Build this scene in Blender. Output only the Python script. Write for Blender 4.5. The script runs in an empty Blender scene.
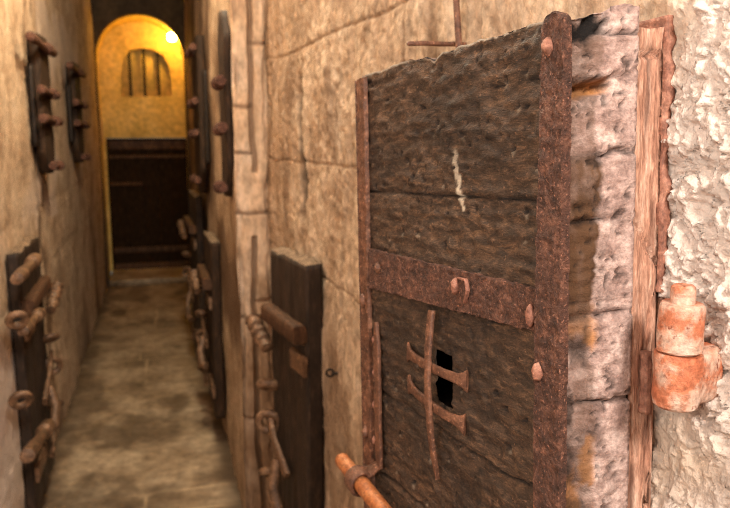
import bpy, bmesh, random
import numpy as np
from math import *
from mathutils import Vector, Matrix

random.seed(7); RNG = np.random.default_rng(7)
S = bpy.context.scene
COL = S.collection

# ------------------------------------------------------------------ camera
H = 1.68; FPX = 740.0
PITCH = atan((254-132)/FPX)
YAW = atan((365-157)*cos(PITCH)/FPX)
CF = np.array([sin(YAW)*cos(PITCH), cos(YAW)*cos(PITCH), -sin(PITCH)])
CR = np.array([cos(YAW), -sin(YAW), 0.0]); CU = np.cross(CR, CF)
C0 = np.array([0, 0, H])
def ray(x, y): return CF + CR*(x-365)/FPX - CU*(y-254)/FPX
def hit(x, y, p0, n):
    r = ray(x, y); n = np.array(n, float)
    return C0 + r*((np.array(p0, float)-C0) @ n)/(r @ n)
def atX(x, y, X): return hit(x, y, (X, 0, 0), (1, 0, 0))
def atY(x, y, Y): return hit(x, y, (0, Y, 0), (0, 1, 0))
cam = bpy.data.cameras.new('camera'); co = bpy.data.objects.new('camera', cam); COL.objects.link(co)
co.location = C0
co.rotation_euler = Matrix((CR, CU, -CF)).transposed().to_euler()
cam.sensor_width = 36; cam.lens = 36*FPX/730; cam.clip_start = .02
cam.dof.use_dof = True; cam.dof.focus_distance = .86; cam.dof.aperture_fstop = 7.0
S.camera = co
S.view_settings.view_transform = 'Standard'; S.view_settings.look = 'None'
S.view_settings.gamma = 1; S.view_settings.use_curve_mapping = False
S.view_settings.exposure = 0.0
S.cycles.filter_width = 1.0; S.cycles.denoising_prefilter = 'NONE'

# ------------------------------------------------------------------ noise
def _h(ix, iy, iz, s=0):
    n = (ix*374761393 + iy*668265263 + iz*2147483647 + s*974711) & 0xffffffff
    n = ((n ^ (n >> 13))*1274126177) & 0xffffffff
    n = ((n ^ (n >> 16))*2246822519) & 0xffffffff
    return ((n ^ (n >> 15)) & 0xffff)/65535.0
def vn(P, s=0):
    P = np.asarray(P, float); I = np.floor(P).astype(np.int64); F = P-I; F = F*F*F*(F*(F*6-15)+10)
    r = 0
    for a in (0, 1):
        for b in (0, 1):
            for c in (0, 1):
                w = (F[:, 0] if a else 1-F[:, 0])*(F[:, 1] if b else 1-F[:, 1])*(F[:, 2] if c else 1-F[:, 2])
                r = r + w*_h(I[:, 0]+a, I[:, 1]+b, I[:, 2]+c, s)
    return r*2-1
def fbm(P, sc=1, o=4, s=0, g=.5):
    P = np.asarray(P, float)*np.asarray(sc, float); r = 0; a = 1; t = 0
    for k in range(o):
        r = r + a*vn(P*(2.03**k)+k*17.3, s+k); t += a; a *= g
    return r/t*1.6
def ridge(P, sc=1, o=3, s=0): return 1-np.abs(np.clip(fbm(P, sc, o, s)*1.3, -1, 1))
def sst(a, b, x):
    t = np.clip((x-a)/(b-a), 0, 1); return t*t*(3-2*t)

# ------------------------------------------------------------------ materials
def lin(c): return tuple(((v/255+.055)/1.055)**2.4 if v > 10 else v/255/12.92 for v in c)+(1,)
def M(name, stops, sc=(1, 1, 1), ns=6, det=8, rough=.85, bump=.4, bd=.004, bs=90, metal=0, spk=None, spk_s=120, spk_lo=.55, stain=None, spec=.3, emit=None, dist=0, fine=.35):
    m = bpy.data.materials.new(name); m.use_nodes = True; nt = m.node_tree; N = nt.nodes; L = nt.links
    b = N['Principled BSDF']; b.inputs['Roughness'].default_value = rough; b.inputs['Metallic'].default_value = metal
    b.inputs['Specular IOR Level'].default_value = spec
    tc = N.new('ShaderNodeTexCoord'); mp = N.new('ShaderNodeMapping'); mp.inputs['Scale'].default_value = sc
    L.new(tc.outputs['Object'], mp.inputs['Vector'])
    n1 = N.new('ShaderNodeTexNoise'); n1.inputs['Scale'].default_value = ns; n1.inputs['Detail'].default_value = det
    n1.inputs['Roughness'].default_value = .62; n1.inputs['Distortion'].default_value = dist
    L.new(mp.outputs[0], n1.inputs['Vector'])
    r = N.new('ShaderNodeValToRGB'); L.new(n1.outputs['Fac'], r.inputs['Fac'])
    e = r.color_ramp.elements
    while len(e) < len(stops): e.new(.5)
    for i, (p, c) in enumerate(stops): e[i].position = p; e[i].color = lin(c)
    col = r.outputs['Color']
    n2 = N.new('ShaderNodeTexNoise'); n2.inputs['Scale'].default_value = bs; n2.inputs['Detail'].default_value = 6
    n2.inputs['Roughness'].default_value = .65; L.new(mp.outputs[0], n2.inputs['Vector'])
    if fine:
        mr = N.new('ShaderNodeMapRange'); mr.inputs['From Min'].default_value = .3; mr.inputs['From Max'].default_value = .7
        mr.inputs['To Min'].default_value = 1-fine; mr.inputs['To Max'].default_value = 1+fine
        L.new(n2.outputs['Fac'], mr.inputs['Value'])
        vm = N.new('ShaderNodeVectorMath'); vm.operation = 'SCALE'; L.new(col, vm.inputs[0]); L.new(mr.outputs[0], vm.inputs['Scale']); col = vm.outputs[0]
    if spk:
        n3 = N.new('ShaderNodeTexNoise'); n3.inputs['Scale'].default_value = spk_s; n3.inputs['Detail'].default_value = 4
        L.new(tc.outputs['Object'], n3.inputs['Vector'])
        m3 = N.new('ShaderNodeMapRange'); m3.inputs['From Min'].default_value = spk_lo; m3.inputs['From Max'].default_value = spk_lo+.1
        L.new(n3.outputs['Fac'], m3.inputs['Value'])
        mx = N.new('ShaderNodeMix'); mx.data_type = 'RGBA'; L.new(m3.outputs[0], mx.inputs[0]); L.new(col, mx.inputs[6]); mx.inputs[7].default_value = lin(spk); col = mx.outputs[2]
    for an, cc in (stain or []):
        at = N.new('ShaderNodeAttribute'); at.attribute_name = an
        mx = N.new('ShaderNodeMix'); mx.data_type = 'RGBA'; L.new(at.outputs['Fac'], mx.inputs[0]); L.new(col, mx.inputs[6]); mx.inputs[7].default_value = lin(cc); col = mx.outputs[2]
    L.new(col, b.inputs['Base Color'])
    if bump:
        bp = N.new('ShaderNodeBump'); bp.inputs['Strength'].default_value = bump; bp.inputs['Distance'].default_value = bd
        L.new(n2.outputs['Fac'], bp.inputs['Height']); L.new(bp.outputs[0], b.inputs['Normal'])
    if emit:
        b.inputs['Emission Color'].default_value = lin(emit[0]); b.inputs['Emission Strength'].default_value = emit[1]
    return m
WOODF = M('dark_oak_face', [(.3, (44, 33, 25)), (.5, (74, 55, 41)), (.62, (102, 76, 56)), (.78, (136, 103, 77))], sc=(5, 8, 16), ns=7, rough=.62, bump=.8, bd=.004, bs=34, stain=[('pale', (206, 188, 164)), ('grime_shade', (20, 15, 12))], spec=.4, dist=.8, fine=.45, spk=(132, 98, 74), spk_s=170, spk_lo=.64)
WOODE = M('weathered_end_grain', [(.3, (116, 92, 84)), (.46, (166, 138, 128)), (.6, (204, 176, 165)), (.8, (226, 206, 196))], sc=(8, 8, 10), ns=4, rough=.85, bump=.7, bd=.004, bs=26, stain=[('fresh', (206, 142, 86)), ('brown', (88, 61, 40)), ('grime_shade', (20, 14, 11))], fine=.3)
WOODB = M('red_brown_pine', [(.3, (138, 94, 74)), (.5, (188, 140, 116)), (.7, (220, 184, 162))], sc=(14, 14, 2.2), ns=6, rough=.85, bump=.8, bd=.004, bs=24, stain=[('grime_shade', (92, 62, 50))])
RUST = M('pitted_rust_iron', [(.3, (62, 40, 31)), (.52, (100, 64, 49)), (.72, (146, 98, 76))], ns=70, rough=.6, bump=1.0, bd=.010, bs=200, spk=(176, 122, 98), spk_s=280, spk_lo=.61, spec=.5, metal=.1)
RUSTL = M('orange_rust_iron', [(.3, (116, 62, 34)), (.52, (164, 96, 52)), (.7, (192, 128, 80))], ns=30, rough=.5, bump=.5, bd=.002, bs=160, spk=(110, 60, 36), spk_s=140, spk_lo=.6, spec=.5, metal=.15)
RUSTP = M('pink_rust_iron', [(.3, (104, 64, 50)), (.5, (150, 100, 80)), (.7, (190, 138, 114))], ns=60, rough=.65, bump=.8, bd=.003, bs=200, spec=.45)
RUSTB = M('bar_rust_iron', [(.3, (70, 44, 32)), (.52, (108, 70, 50)), (.7, (146, 100, 74))], ns=45, rough=.55, bump=.8, bd=.003, bs=200, spk=(172, 122, 94), spk_s=200, spk_lo=.62, spec=.5, metal=.15)
HINGE = M('scaling_hinge_iron', [(.3, (156, 74, 40)), (.46, (192, 116, 82)), (.55, (206, 168, 146)), (.72, (216, 192, 176))], ns=20, rough=.6, bump=.9, bd=.003, bs=150, spk=(130, 66, 42), spk_s=120, spk_lo=.62, spec=.45)
STONE = M('warm_ashlar_stone', [(.25, (136, 112, 88)), (.43, (178, 150, 122)), (.58, (200, 174, 146)), (.78, (222, 200, 174))], sc=(2.4, 2.4, 1.6), ns=3.0, fine=.38, rough=.9, bump=.9, bd=.010, bs=18, stain=[('joint', (150, 122, 96)), ('grime_shade', (104, 78, 56)), ('crack', (30, 21, 15)), ('plaster', (226, 209, 198))])
STONEP = M('pale_pier_stone', [(.25, (160, 128, 100)), (.45, (198, 166, 134)), (.7, (224, 196, 168))], sc=(2, 2, 1), ns=4, rough=.9, bump=.6, bd=.008, bs=22, stain=[('joint', (120, 90, 66)), ('grime_shade', (116, 86, 60))])
FLOORM = M('worn_flagstone', [(.28, (106, 88, 68)), (.45, (152, 130, 104)), (.6, (180, 158, 130)), (.78, (204, 184, 156))], ns=3.5, rough=.55, bump=.6, bd=.006, bs=18, stain=[('joint', (214, 188, 152)), ('grime_shade', (76, 60, 46))], spec=.4)
LIME = M('limewashed_vault', [(.3, (196, 164, 90)), (.55, (222, 192, 116)), (.75, (234, 208, 140))], ns=4, rough=.9, bump=.4, bd=.006, bs=20)
DARKST = M('unlit_dark_stone', [(.3, (58, 46, 34)), (.6, (90, 72, 52))], ns=3, rough=.95, bump=.4, bd=.006, bs=20)  # darkness of the unlit ceiling and arch front put into the colour
DARKW = M('blackened_oak', [(.3, (34, 26, 20)), (.55, (56, 42, 32)), (.75, (92, 70, 54))], sc=(8, 8, 2), ns=6, rough=.6, bump=.6, bd=.003, bs=24, spec=.4)
BROWNW = M('brown_shutter_wood', [(.3, (52, 35, 23)), (.55, (88, 60, 40)), (.75, (128, 92, 64))], sc=(8, 8, 2), ns=6, rough=.7, bump=.5, bd=.003, bs=24)
LITW = M('lit_top_oak', [(.3, (92, 76, 60)), (.55, (134, 112, 90)), (.75, (176, 152, 124))], sc=(8, 8, 2), ns=6, rough=.8, bump=.4, bd=.003, bs=24)
BULB = M('glowing_bulb', [(0, (255, 214, 130)), (1, (255, 214, 130))], bump=0, fine=0, emit=((255, 196, 80), 120))
IRONB = M('worn_brown_iron', [(.3, (72, 52, 38)), (.52, (118, 88, 64)), (.7, (164, 128, 98))], ns=30, rough=.5, bump=.6, bd=.003, bs=120, spec=.55, metal=.15)
BLACK = M('black_iron', [(.3, (24, 18, 14)), (.7, (50, 36, 26))], ns=30, rough=.6, bump=.4, bd=.002, bs=120, spec=.4)
SOOTW = M('sooty_oak', [(.3, (34, 23, 13)), (.55, (52, 36, 22)), (.75, (76, 54, 34))], sc=(8, 8, 2), ns=6, rough=.9, bump=.5, bd=.003, bs=24, spec=.1)
SHUTW = M('dark_shutter_wood', [(.3, (36, 25, 17)), (.55, (60, 42, 28)), (.75, (92, 66, 46))], sc=(8, 8, 2), ns=6, rough=.75, bump=.5, bd=.003, bs=24)
SHADE = M('shade_black_wood', [(.3, (8, 6, 5)), (.7, (16, 12, 10))], rough=1, spec=0)  # black put into the hatch hole in place of its shade

# ------------------------------------------------------------------ object helpers
def link(name, me, mats, parent=None, smooth=True):
    o = bpy.data.objects.new(name, me); COL.objects.link(o)
    for m in (mats if isinstance(mats, (list, tuple)) else [mats]): me.materials.append(m)
    if smooth: me.polygons.foreach_set('use_smooth', [True]*len(me.polygons))
    if parent: o.parent = parent
    return o
def from_bm(name, bm, mats, parent=None, smooth=True, angle=None):
    bmesh.ops.recalc_face_normals(bm, faces=bm.faces[:])
    me = bpy.data.meshes.new(name); bm.to_mesh(me); bm.free()
    o = link(name, me, mats, parent, smooth)
    if smooth and angle: me.set_sharp_from_angle(angle=radians(angle))
    return o
def tag(o, label=None, cat=None, group=None, kind=None):
    for k, v in (('label', label), ('category', cat), ('group', group), ('kind', kind)):
        if v: o[k] = v
    return o
def empty(name, M4, label, cat, group=None):
    o = bpy.data.objects.new(name, None); COL.objects.link(o); o.matrix_world = M4; o.empty_display_size = .1
    return tag(o, label, cat, group, 'thing')
def frame(p, xd, zd=(0, 0, 1)):
    x = Vector(xd).normalized(); z = Vector(zd); y = z.cross(x).normalized(); z = x.cross(y)
    m = Matrix((x, y, z)).transposed().to_4x4(); m.translation = Vector(p); return m
def slab(name, xs, ys, zs, mats, parent=None, disp=None, mi=None, hole=None, smooth=True, skip=(), attrs=None, angle=None):
    """box skinned with a grid on every face; disp moves the grid points"""
    nx, ny, nz = len(xs), len(ys), len(zs); idx = {}; P = []; F = []; MI = []
    def v(i, j, k):
        q = (i, j, k)
        if q not in idx: idx[q] = len(P); P.append((xs[i], ys[j], zs[k]))
        return idx[q]
    def inh(i, k): return hole and hole[0] <= i < hole[1] and hole[2] <= k < hole[3]
    def q(a, side): F.append(a); MI.append(mi.get(side, 0) if mi else 0)
    for i in range(nx-1):
        for k in range(nz-1):
            if inh(i, k): continue
            if 'front' not in skip: q((v(i, 0, k), v(i+1, 0, k), v(i+1, 0, k+1), v(i, 0, k+1)), 'front')
            if 'back' not in skip: q((v(i, ny-1, k), v(i, ny-1, k+1), v(i+1, ny-1, k+1), v(i+1, ny-1, k)), 'back')
    for j in range(ny-1):
        for k in range(nz-1):
            q((v(0, j, k), v(0, j, k+1), v(0, j+1, k+1), v(0, j+1, k)), 'left')
            q((v(nx-1, j, k), v(nx-1, j+1, k), v(nx-1, j+1, k+1), v(nx-1, j, k+1)), 'right')
        for i in range(nx-1):
            q((v(i, j, 0), v(i, j+1, 0), v(i+1, j+1, 0), v(i+1, j, 0)), 'bottom')
            q((v(i, j, nz-1), v(i+1, j, nz-1), v(i+1, j+1, nz-1), v(i, j+1, nz-1)), 'top')
    if hole:
        a, b, c, d = hole
        for j in range(ny-1):
            for k in range(c, d):
                q((v(a, j, k), v(a, j+1, k), v(a, j+1, k+1), v(a, j, k+1)), 'hole'); q((v(b, j, k), v(b, j, k+1), v(b, j+1, k+1), v(b, j+1, k)), 'hole')
            for i in range(a, b):
                q((v(i, j, c), v(i+1, j, c), v(i+1, j+1, c), v(i, j+1, c)), 'hole'); q((v(i, j, d), v(i, j+1, d), v(i+1, j+1, d), v(i+1, j, d)), 'hole')
    P = np.array(P); Q = disp(P) if disp else P
    me = bpy.data.meshes.new(name); me.from_pydata(Q.tolist(), [], F)
    me.polygons.foreach_set('material_index', MI)
    o = link(name, me, mats, parent, smooth)
    if attrs:
        for an, fn in attrs.items():
            a = me.attributes.new(an, 'FLOAT', 'POINT'); a.data.foreach_set('value', np.clip(fn(P), 0, 1))
    if angle: me.set_sharp_from_angle(angle=radians(angle))
    return o
def ls(a, b, step): return np.linspace(a, b, max(2, int(round(abs(b-a)/step))+1))
def grid(name, us, vs, fn, mats, parent=None, attrs=None, hole=None, flip=False):
    U, V = np.meshgrid(us, vs, indexing='ij'); U = U.ravel(); V = V.ravel(); n = len(vs)
    P = fn(U, V); F = []
    for i in range(len(us)-1):
        for k in range(n-1):
            if hole and any(h[0] < (us[i]+us[i+1])/2 < h[1] and h[2] < (vs[k]+vs[k+1])/2 < h[3] for h in hole): continue
            a = (i*n+k, (i+1)*n+k, (i+1)*n+k+1, i*n+k+1); F.append(a[::-1] if flip else a)
    me = bpy.data.meshes.new(name); me.from_pydata(P.tolist(), [], F); o = link(name, me, mats, parent)
    for an, f in (attrs or {}).items():
        a = me.attributes.new(an, 'FLOAT', 'POINT'); a.data.foreach_set('value', np.clip(f(U, V), 0, 1))
    return o
def sweep(name, pts, side, hw, ht, mats, parent=None, seg=12, power=2.0, rough=0, rs=120, closed=False, capped=True, seed=0):
    """superelliptic section (half width hw along side, half height ht across) swept along pts"""
    pts = [Vector(p) for p in pts]; n = len(pts); bm = bmesh.new(); rings = []
    g = lambda a, i: a[i] if isinstance(a, (list, tuple, np.ndarray)) and not isinstance(a, Vector) and len(a) == n else a
    for i, p in enumerate(pts):
        if closed: t = pts[(i+1) % n]-pts[i-1]
        else: t = pts[min(i+1, n-1)]-pts[max(i-1, 0)]
        t.normalize(); s = side(i) if callable(side) else side
        s = Vector(s); s = (s-t*s.dot(t)).normalized(); w = t.cross(s)
        a, b = g(hw, i), g(ht, i); ring = []
        for k in range(seg):
            th = 2*pi*(k+.5)/seg; c, d = cos(th), sin(th)
            c = copysign(abs(c)**(2/power), c); d = copysign(abs(d)**(2/power), d)
            ring.append(bm.verts.new(p+s*(a*c)+w*(b*d)))
        rings.append(ring)
    m = n if closed else n-1
    for i in range(m):
        A, B = rings[i], rings[(i+1) % n]
        for k in range(seg): bm.faces.new((A[k], A[(k+1) % seg], B[(k+1) % seg], B[k]))
    if capped and not closed: bm.faces.new(rings[0]); bm.faces.new(rings[-1])
    if rough:
        bm.normal_update(); vs = bm.verts[:]; P = np.array([v.co for v in vs]); d = fbm(P, rs, 3, seed)*rough
        for v, k in zip(vs, d): v.co += v.normal*float(k)
    return from_bm(name, bm, mats, parent, True, 50)
def dome(name, c, n, r1, r2, h, mats, parent, up=(0, 0, 1), rough=.0006, pw=1.0, seed=0):
    """hammered rivet head: r1 across, r2 up, h out"""
    n = Vector(n).normalized(); u = Vector(up); u = (u-n*u.dot(n)).normalized(); s = u.cross(n); bm = bmesh.new(); c = Vector(c)
    K = 14; R = []
    for j in range(6):
        a = j/5.5*pi/2; R.append([bm.verts.new(c+(s*copysign(abs(cos(2*pi*k/K))**1.35, cos(2*pi*k/K))*r1+u*copysign(abs(sin(2*pi*k/K))**1.35, sin(2*pi*k/K))*r2)*1.08*cos(a)**pw+n*(h*sin(a)-.0005)) for k in range(K)])
    for j in range(5):
        for k in range(K): bm.faces.new((R[j][k], R[j][(k+1) % K], R[j+1][(k+1) % K], R[j+1][k]))
    bm.faces.new(R[-1]); bm.faces.new(R[0])
    bm.normal_update(); vs = bm.verts[:]; d = fbm(np.array([v.co for v in vs]), 140, 3, seed)*rough
    for v, k in zip(vs, d): v.co += v.normal*float(k)
    return from_bm(name, bm, mats, parent, True)
def lathe(name, prof, c, ax, mats, parent, seg=32, rough=0, rs=90, seed=0):
    ax = Vector(ax).normalized(); s = ax.orthogonal().normalized(); t = ax.cross(s); c = Vector(c); bm = bmesh.new(); R = []
    for h, r in prof: R.append([bm.verts.new(c+ax*h+(s*cos(2*pi*k/seg)+t*sin(2*pi*k/seg))*max(r, 1e-4)) for k in range(seg)])
    for A, B in zip(R, R[1:]):
        for k in range(seg): bm.faces.new((A[k], A[(k+1) % seg], B[(k+1) % seg], B[k]))
    bm.faces.new(R[0]); bm.faces.new(R[-1])
    if rough:
        bm.normal_update(); vs = bm.verts[:]; d = fbm(np.array([v.co for v in vs]), rs, 4, seed)*rough
        for v, k in zip(vs, d): v.co += v.normal*float(k)
    return from_bm(name, bm, mats, parent, True, 40)
def torus(name, c, ax, R, r, mats, parent, hw=None, seg=28, a0=0, a1=2*pi, start=None, rough=0):
    ax = Vector(ax).normalized(); s = (Vector(start) if start else ax.orthogonal()); s = (s-ax*s.dot(ax)).normalized(); t = ax.cross(s); c = Vector(c)
    cl = abs(a1-a0-2*pi) < 1e-6; n = seg if cl else seg+1
    pts = [c+(s*cos(a0+(a1-a0)*i/seg)+t*sin(a0+(a1-a0)*i/seg))*R for i in range(n)]
    return sweep(name, pts, ax, hw or r, r, mats, parent, seg=12, power=2 if not hw else 4, closed=cl, rough=rough)
def plate(name, outer, holes, o, ux, uz, th, mats, parent=None):
    """flat wall with openings: outline in (u, v) metres, thickness along ux x uz"""
    ux, uz, o = Vector(ux), Vector(uz), Vector(o); nn = ux.cross(uz).normalized(); bm = bmesh.new(); E = []
    for lp in [outer]+holes:
        vs = [bm.verts.new(o+ux*a+uz*b) for a, b in lp]
        E += [bm.edges.new((vs[i], vs[(i+1) % len(vs)])) for i in range(len(vs))]
    g = bmesh.ops.triangle_fill(bm, edges=E, use_beauty=True)
    ex = bmesh.ops.extrude_face_region(bm, geom=bm.faces[:])
    bmesh.ops.translate(bm, vec=nn*th, verts=[v for v in ex['geom'] if isinstance(v, bmesh.types.BMVert)])
    return from_bm(name, bm, mats, parent, False)
def struct(o): o['kind'] = 'structure'; return o

# ------------------------------------------------------------------ the passage
XL = -.602; XR = .2972; ZC = 3.3
YA = 8.46; YB = 9.05
FL = radians(4); WD = np.array([-sin(FL), cos(FL), 0]); WN = np.array([-cos(FL), -sin(FL), 0])   # near right wall, flaring towards us
YP = float(atX(239, 250, XR)[1]); PR = atY(270, 200, YP); PR[2] = 0       # pier face and its outer corner
def jmask(s, z, courses, offs, step, w, sd):
    """ashlar joints: horizontal courses and staggered uprights"""
    q = np.stack([s, z, s*0], 1); wob = fbm(q, 5, 3, sd)*.012
    d = np.full_like(s, 9.)
    for c in courses: d = np.minimum(d, np.abs(z+wob-c))
    edges = [-9]+list(courses)+[9]
    for i in range(len(edges)-1):
        ph = offs[i % len(offs)]; x = (s+wob-ph)/step; dv = np.abs(x-np.round(x))*step
        ins = (z > edges[i]) & (z < edges[i+1]); d = np.where(ins, np.minimum(d, dv), d)
    return 1-sst(0, w, d)
# left wall
def lw_fn(U, V):
    q = np.stack([U, V, U*0], 1)
    d = fbm(q, 3, 5, 3)*.010+fbm(q, 22, 3, 5)*.003
    d -= jmask(U, V, (.42, .98, 1.3, 1.92, 2.5), (.2, .75, .4), 1.15, .010, 3)*.006
    return np.stack([XL+d, U, V], 1)
struct(grid('wall_left', np.concatenate([ls(-2.4, 2.5, .05), ls(2.5, 5, .012)[1:], ls(5, YB+.1, .025)[1:]]), ls(-.02, ZC, .018), lw_fn, STONE, hole=[(-.85, .55, 1.55, 2.75)],
    attrs={'plaster': lambda U, V: .7*(1-sst(2.9, 3.5, U+.25*V+.5*fbm(np.stack([U, V, U*0], 1), 3, 4, 12)))+.35*sst(.1, .5, fbm(np.stack([U, V, U*0], 1), 2.2, 4, 14))*(V > 1.2),
           'joint': lambda U, V: .5*jmask(U, V, (.42, .98, 1.3, 1.92, 2.5), (.2, .75, .4), 1.15, .012, 3),
           'grime_shade': lambda U, V: .75*sst(.0, .9, fbm(np.stack([U, V, U*0], 1), (2.5, 1.4, 1), 4, 9)+.6*(1-sst(.0, 1.1, V))-.3)+.8*sst(.1, .6, fbm(np.stack([U, V*.35, U*0], 1), 12, 4, 10)-.5*np.abs(V-1.2)-2*np.abs(U-4.15)+.55)}))
# right wall beyond the pier
def rw_fn(U, V):
    q = np.stack([U, V, U*0+4], 1)
    return np.stack([XR+.040*sst(4.8, 7.2, U)+fbm(q, 3, 5, 13)*.010+fbm(q, 25, 3, 15)*.003, U, V], 1)
struct(grid('wall_right', ls(YP, YB+.1, .03), ls(-.02, ZC, .025), rw_fn, STONE,
    attrs={'grime_shade': lambda U, V: .9*sst(-.3, .7, fbm(np.stack([U, V, U*0], 1), 2, 4, 19)+.2), 'joint': lambda U, V: U*0}))
# stone pier: its lit face
pw = float(PR[0]-XR)
def pier_fn(U, V):
    q = np.stack([U, V*.6, U*0+7], 1); e = np.minimum(U, pw-U)
    crack = pw*.52+fbm(np.stack([V*0, V, V*0], 1), 2.2, 4, 25)*.018
    cr = (1-sst(.003, .015, np.abs(U-crack)))*(fbm(np.stack([V*0, V, V*0], 1), 1.6, 2, 28) > -.25)
    j = np.zeros_like(V)
    for zc, a, b in ((1.78, .0, .55), (1.36, 0, 1), (2.02, .5, 1), (.93, 0, 1), (1.0, .45, 1), (.5, 0, 1), (1.60, 0, .5)):
        j = np.maximum(j, (1-sst(0, .011, np.abs(V-zc-fbm(np.stack([U, V*0, V*0], 1), 20, 2, 31)*.006)))*((U/pw >= a) & (U/pw <= b)))
    d = fbm(q, 9, 5, 21)*.008+fbm(q, 50, 3, 23)*.002-cr*.032-j*.016
    d -= .02*(1-sst(0, .018, e+fbm(q, 14, 3, 27)*.012))
    pier_fn.m = np.maximum(cr, j)
    return np.stack([XR+U+fbm(q*np.array([0, 1, 0]), 4, 3, 29)*.007*(U < .01), YP-d, V], 1)
us = ls(0, pw, .004); vs = ls(-.02, ZC, .008)
pier = struct(grid('trim_1', us, vs, pier_fn, STONEP, attrs={'joint': lambda U, V: pier_fn.m*.8, 'grime_shade': lambda U, V: .9*(1-sst(.2, 1.3, V+fbm(np.stack([U, V, U*0], 1), 6, 4, 33)*.5))*.7}))
# near right wall: ashlar further off, rough-cast plaster at the hinge
UC = float((np.array(hit(301, 150, PR, WN))[:2]-PR[:2]) @ -WD[:2])
def near_pos(U): return PR[None, :2]+U[:, None]*(-WD[None, :2])      # U runs towards the camera
CRS = (.72, 1.23, 1.585, 1.955, 2.42)
def plast(U, V): return sst(1.98, 2.26, U+fbm(np.stack([U, V, U*0], 1), 4, 4, 43)*.22)
def crk(U, V):
    c = U-(UC+fbm(np.stack([V, V*0, V*0], 1), 3.5, 4, 49)*.022); wd = .044+.022*fbm(np.stack([V, V*0, V*0], 1), 14, 3, 50)
    return (1-sst(wd*.4, wd, np.abs(c)))*sst(1.36, 1.44, V)*(1-sst(1.78, 1.9, V))
def nw_fn(U, V):
    q = np.stack([U, V, U*0+2], 1); pl = plast(U, V)
    st = fbm(q, (26, 8, 1), 4, 41)*.005+fbm(q, 4, 4, 42)*.010+fbm(q, (70, 50, 1), 3, 45)*.0036
    st -= jmask(U, V, CRS, (.35, .95, .15), 1.05, .006, 47)*.006
    st -= crk(U, V)*.030
    w = q+np.stack([fbm(q, 40, 2, 61), fbm(q, 40, 2, 62), U*0], 1)*.006
    rc = .0125*fbm(w, (50, 33, 1), 5, 51, .74)-.009*sst(.25, .6, fbm(w, (110, 70, 1), 3, 52))+fbm(q, 14, 3, 53)*.009
    d = st*(1-pl)+rc*pl
    p = near_pos(U)+WN[None, :2]*d[:, None]
    return np.stack([p[:, 0], p[:, 1], V], 1)

# --- placement of the big door (needed for the opening behind it)
dv = ray(35, 172); dv = dv/np.linalg.norm(dv)                       # along the leaf, away from us
PSI = -atan2(dv[0], dv[1]); DN = np.array([-cos(PSI), -sin(PSI), 0])
r0 = ray(566, 172); PF = C0+r0/r0[1]*.725
TD = .148; W = .556; TF = .100
DX = -dv; DZ = np.cross(DX, -DN)
def DL(px, py, y=0.0):                                              # pixel -> leaf coordinates on a plane y behind its face
    w = hit(px, py, PF-DN*y, DN)-PF
    return Vector((w @ DX, y, w @ DZ))
def EL(px, py, x=0.0):                                              # pixel -> leaf coordinates on its near end
    w = hit(px, py, PF+DX*x, DX)-PF
    return Vector((x, w @ -DN, w @ DZ))
ZT = DL(566, 14).z; ZTF = DL(371, 73).z; ZB = ZT-1.12
oz = DL(566, 14).z
def s_of(P): return float((np.array(P[:2])-PR[:2]) @ -WD[:2])
s_far = s_of(PF-DX*W); s_near = s_of(PF)
open_z0 = PF[2]+ZB+.05; open_z1 = PF[2]+ZTF-.07
nat = {'plaster': lambda U, V: plast(U, V)*.85, 'joint': lambda U, V: .7*jmask(U, V, CRS, (.35, .95, .15), 1.05, .008, 47)*(1-plast(U, V)),
       'crack': lambda U, V: crk(U, V)*.95, 'grime_shade': lambda U, V: (.5*(1-plast(U, V))*sst(.15, .55, fbm(np.stack([U, V*.4, U*0], 1), 7, 5, 57)-.26+.3*(1-sst(.9, 1.4, V))))}
hole_ = [(s_far+.1, s_near-.1, open_z0, open_z1)]
struct(grid('wall_right_near', ls(-.08, 2.15, .007), np.concatenate([ls(-.02, 1.1, .02), ls(1.1, 2.1, .005)[1:], ls(2.1, ZC, .02)[1:]]), nw_fn, STONE, hole=hole_, flip=True, attrs=nat))
struct(grid('wall_right_plaster', np.concatenate([ls(2.145, 2.62, .0021), ls(2.62, 5.4, .06)[1:]]), np.concatenate([ls(-.02, 1.2, .03), ls(1.2, 2.02, .0021)[1:], ls(2.02, ZC, .03)[1:]]), nw_fn, STONE, hole=hole_, flip=True, attrs=nat))
# dark cell behind the big door
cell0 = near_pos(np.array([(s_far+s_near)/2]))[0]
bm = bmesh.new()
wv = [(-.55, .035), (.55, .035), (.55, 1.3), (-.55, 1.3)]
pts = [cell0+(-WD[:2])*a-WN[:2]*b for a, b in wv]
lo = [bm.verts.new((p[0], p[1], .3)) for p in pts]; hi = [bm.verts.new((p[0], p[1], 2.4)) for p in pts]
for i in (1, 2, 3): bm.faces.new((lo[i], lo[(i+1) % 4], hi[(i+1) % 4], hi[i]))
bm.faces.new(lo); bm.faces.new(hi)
struct(from_bm('wall_cell', bm, DARKST, None, False))
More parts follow.
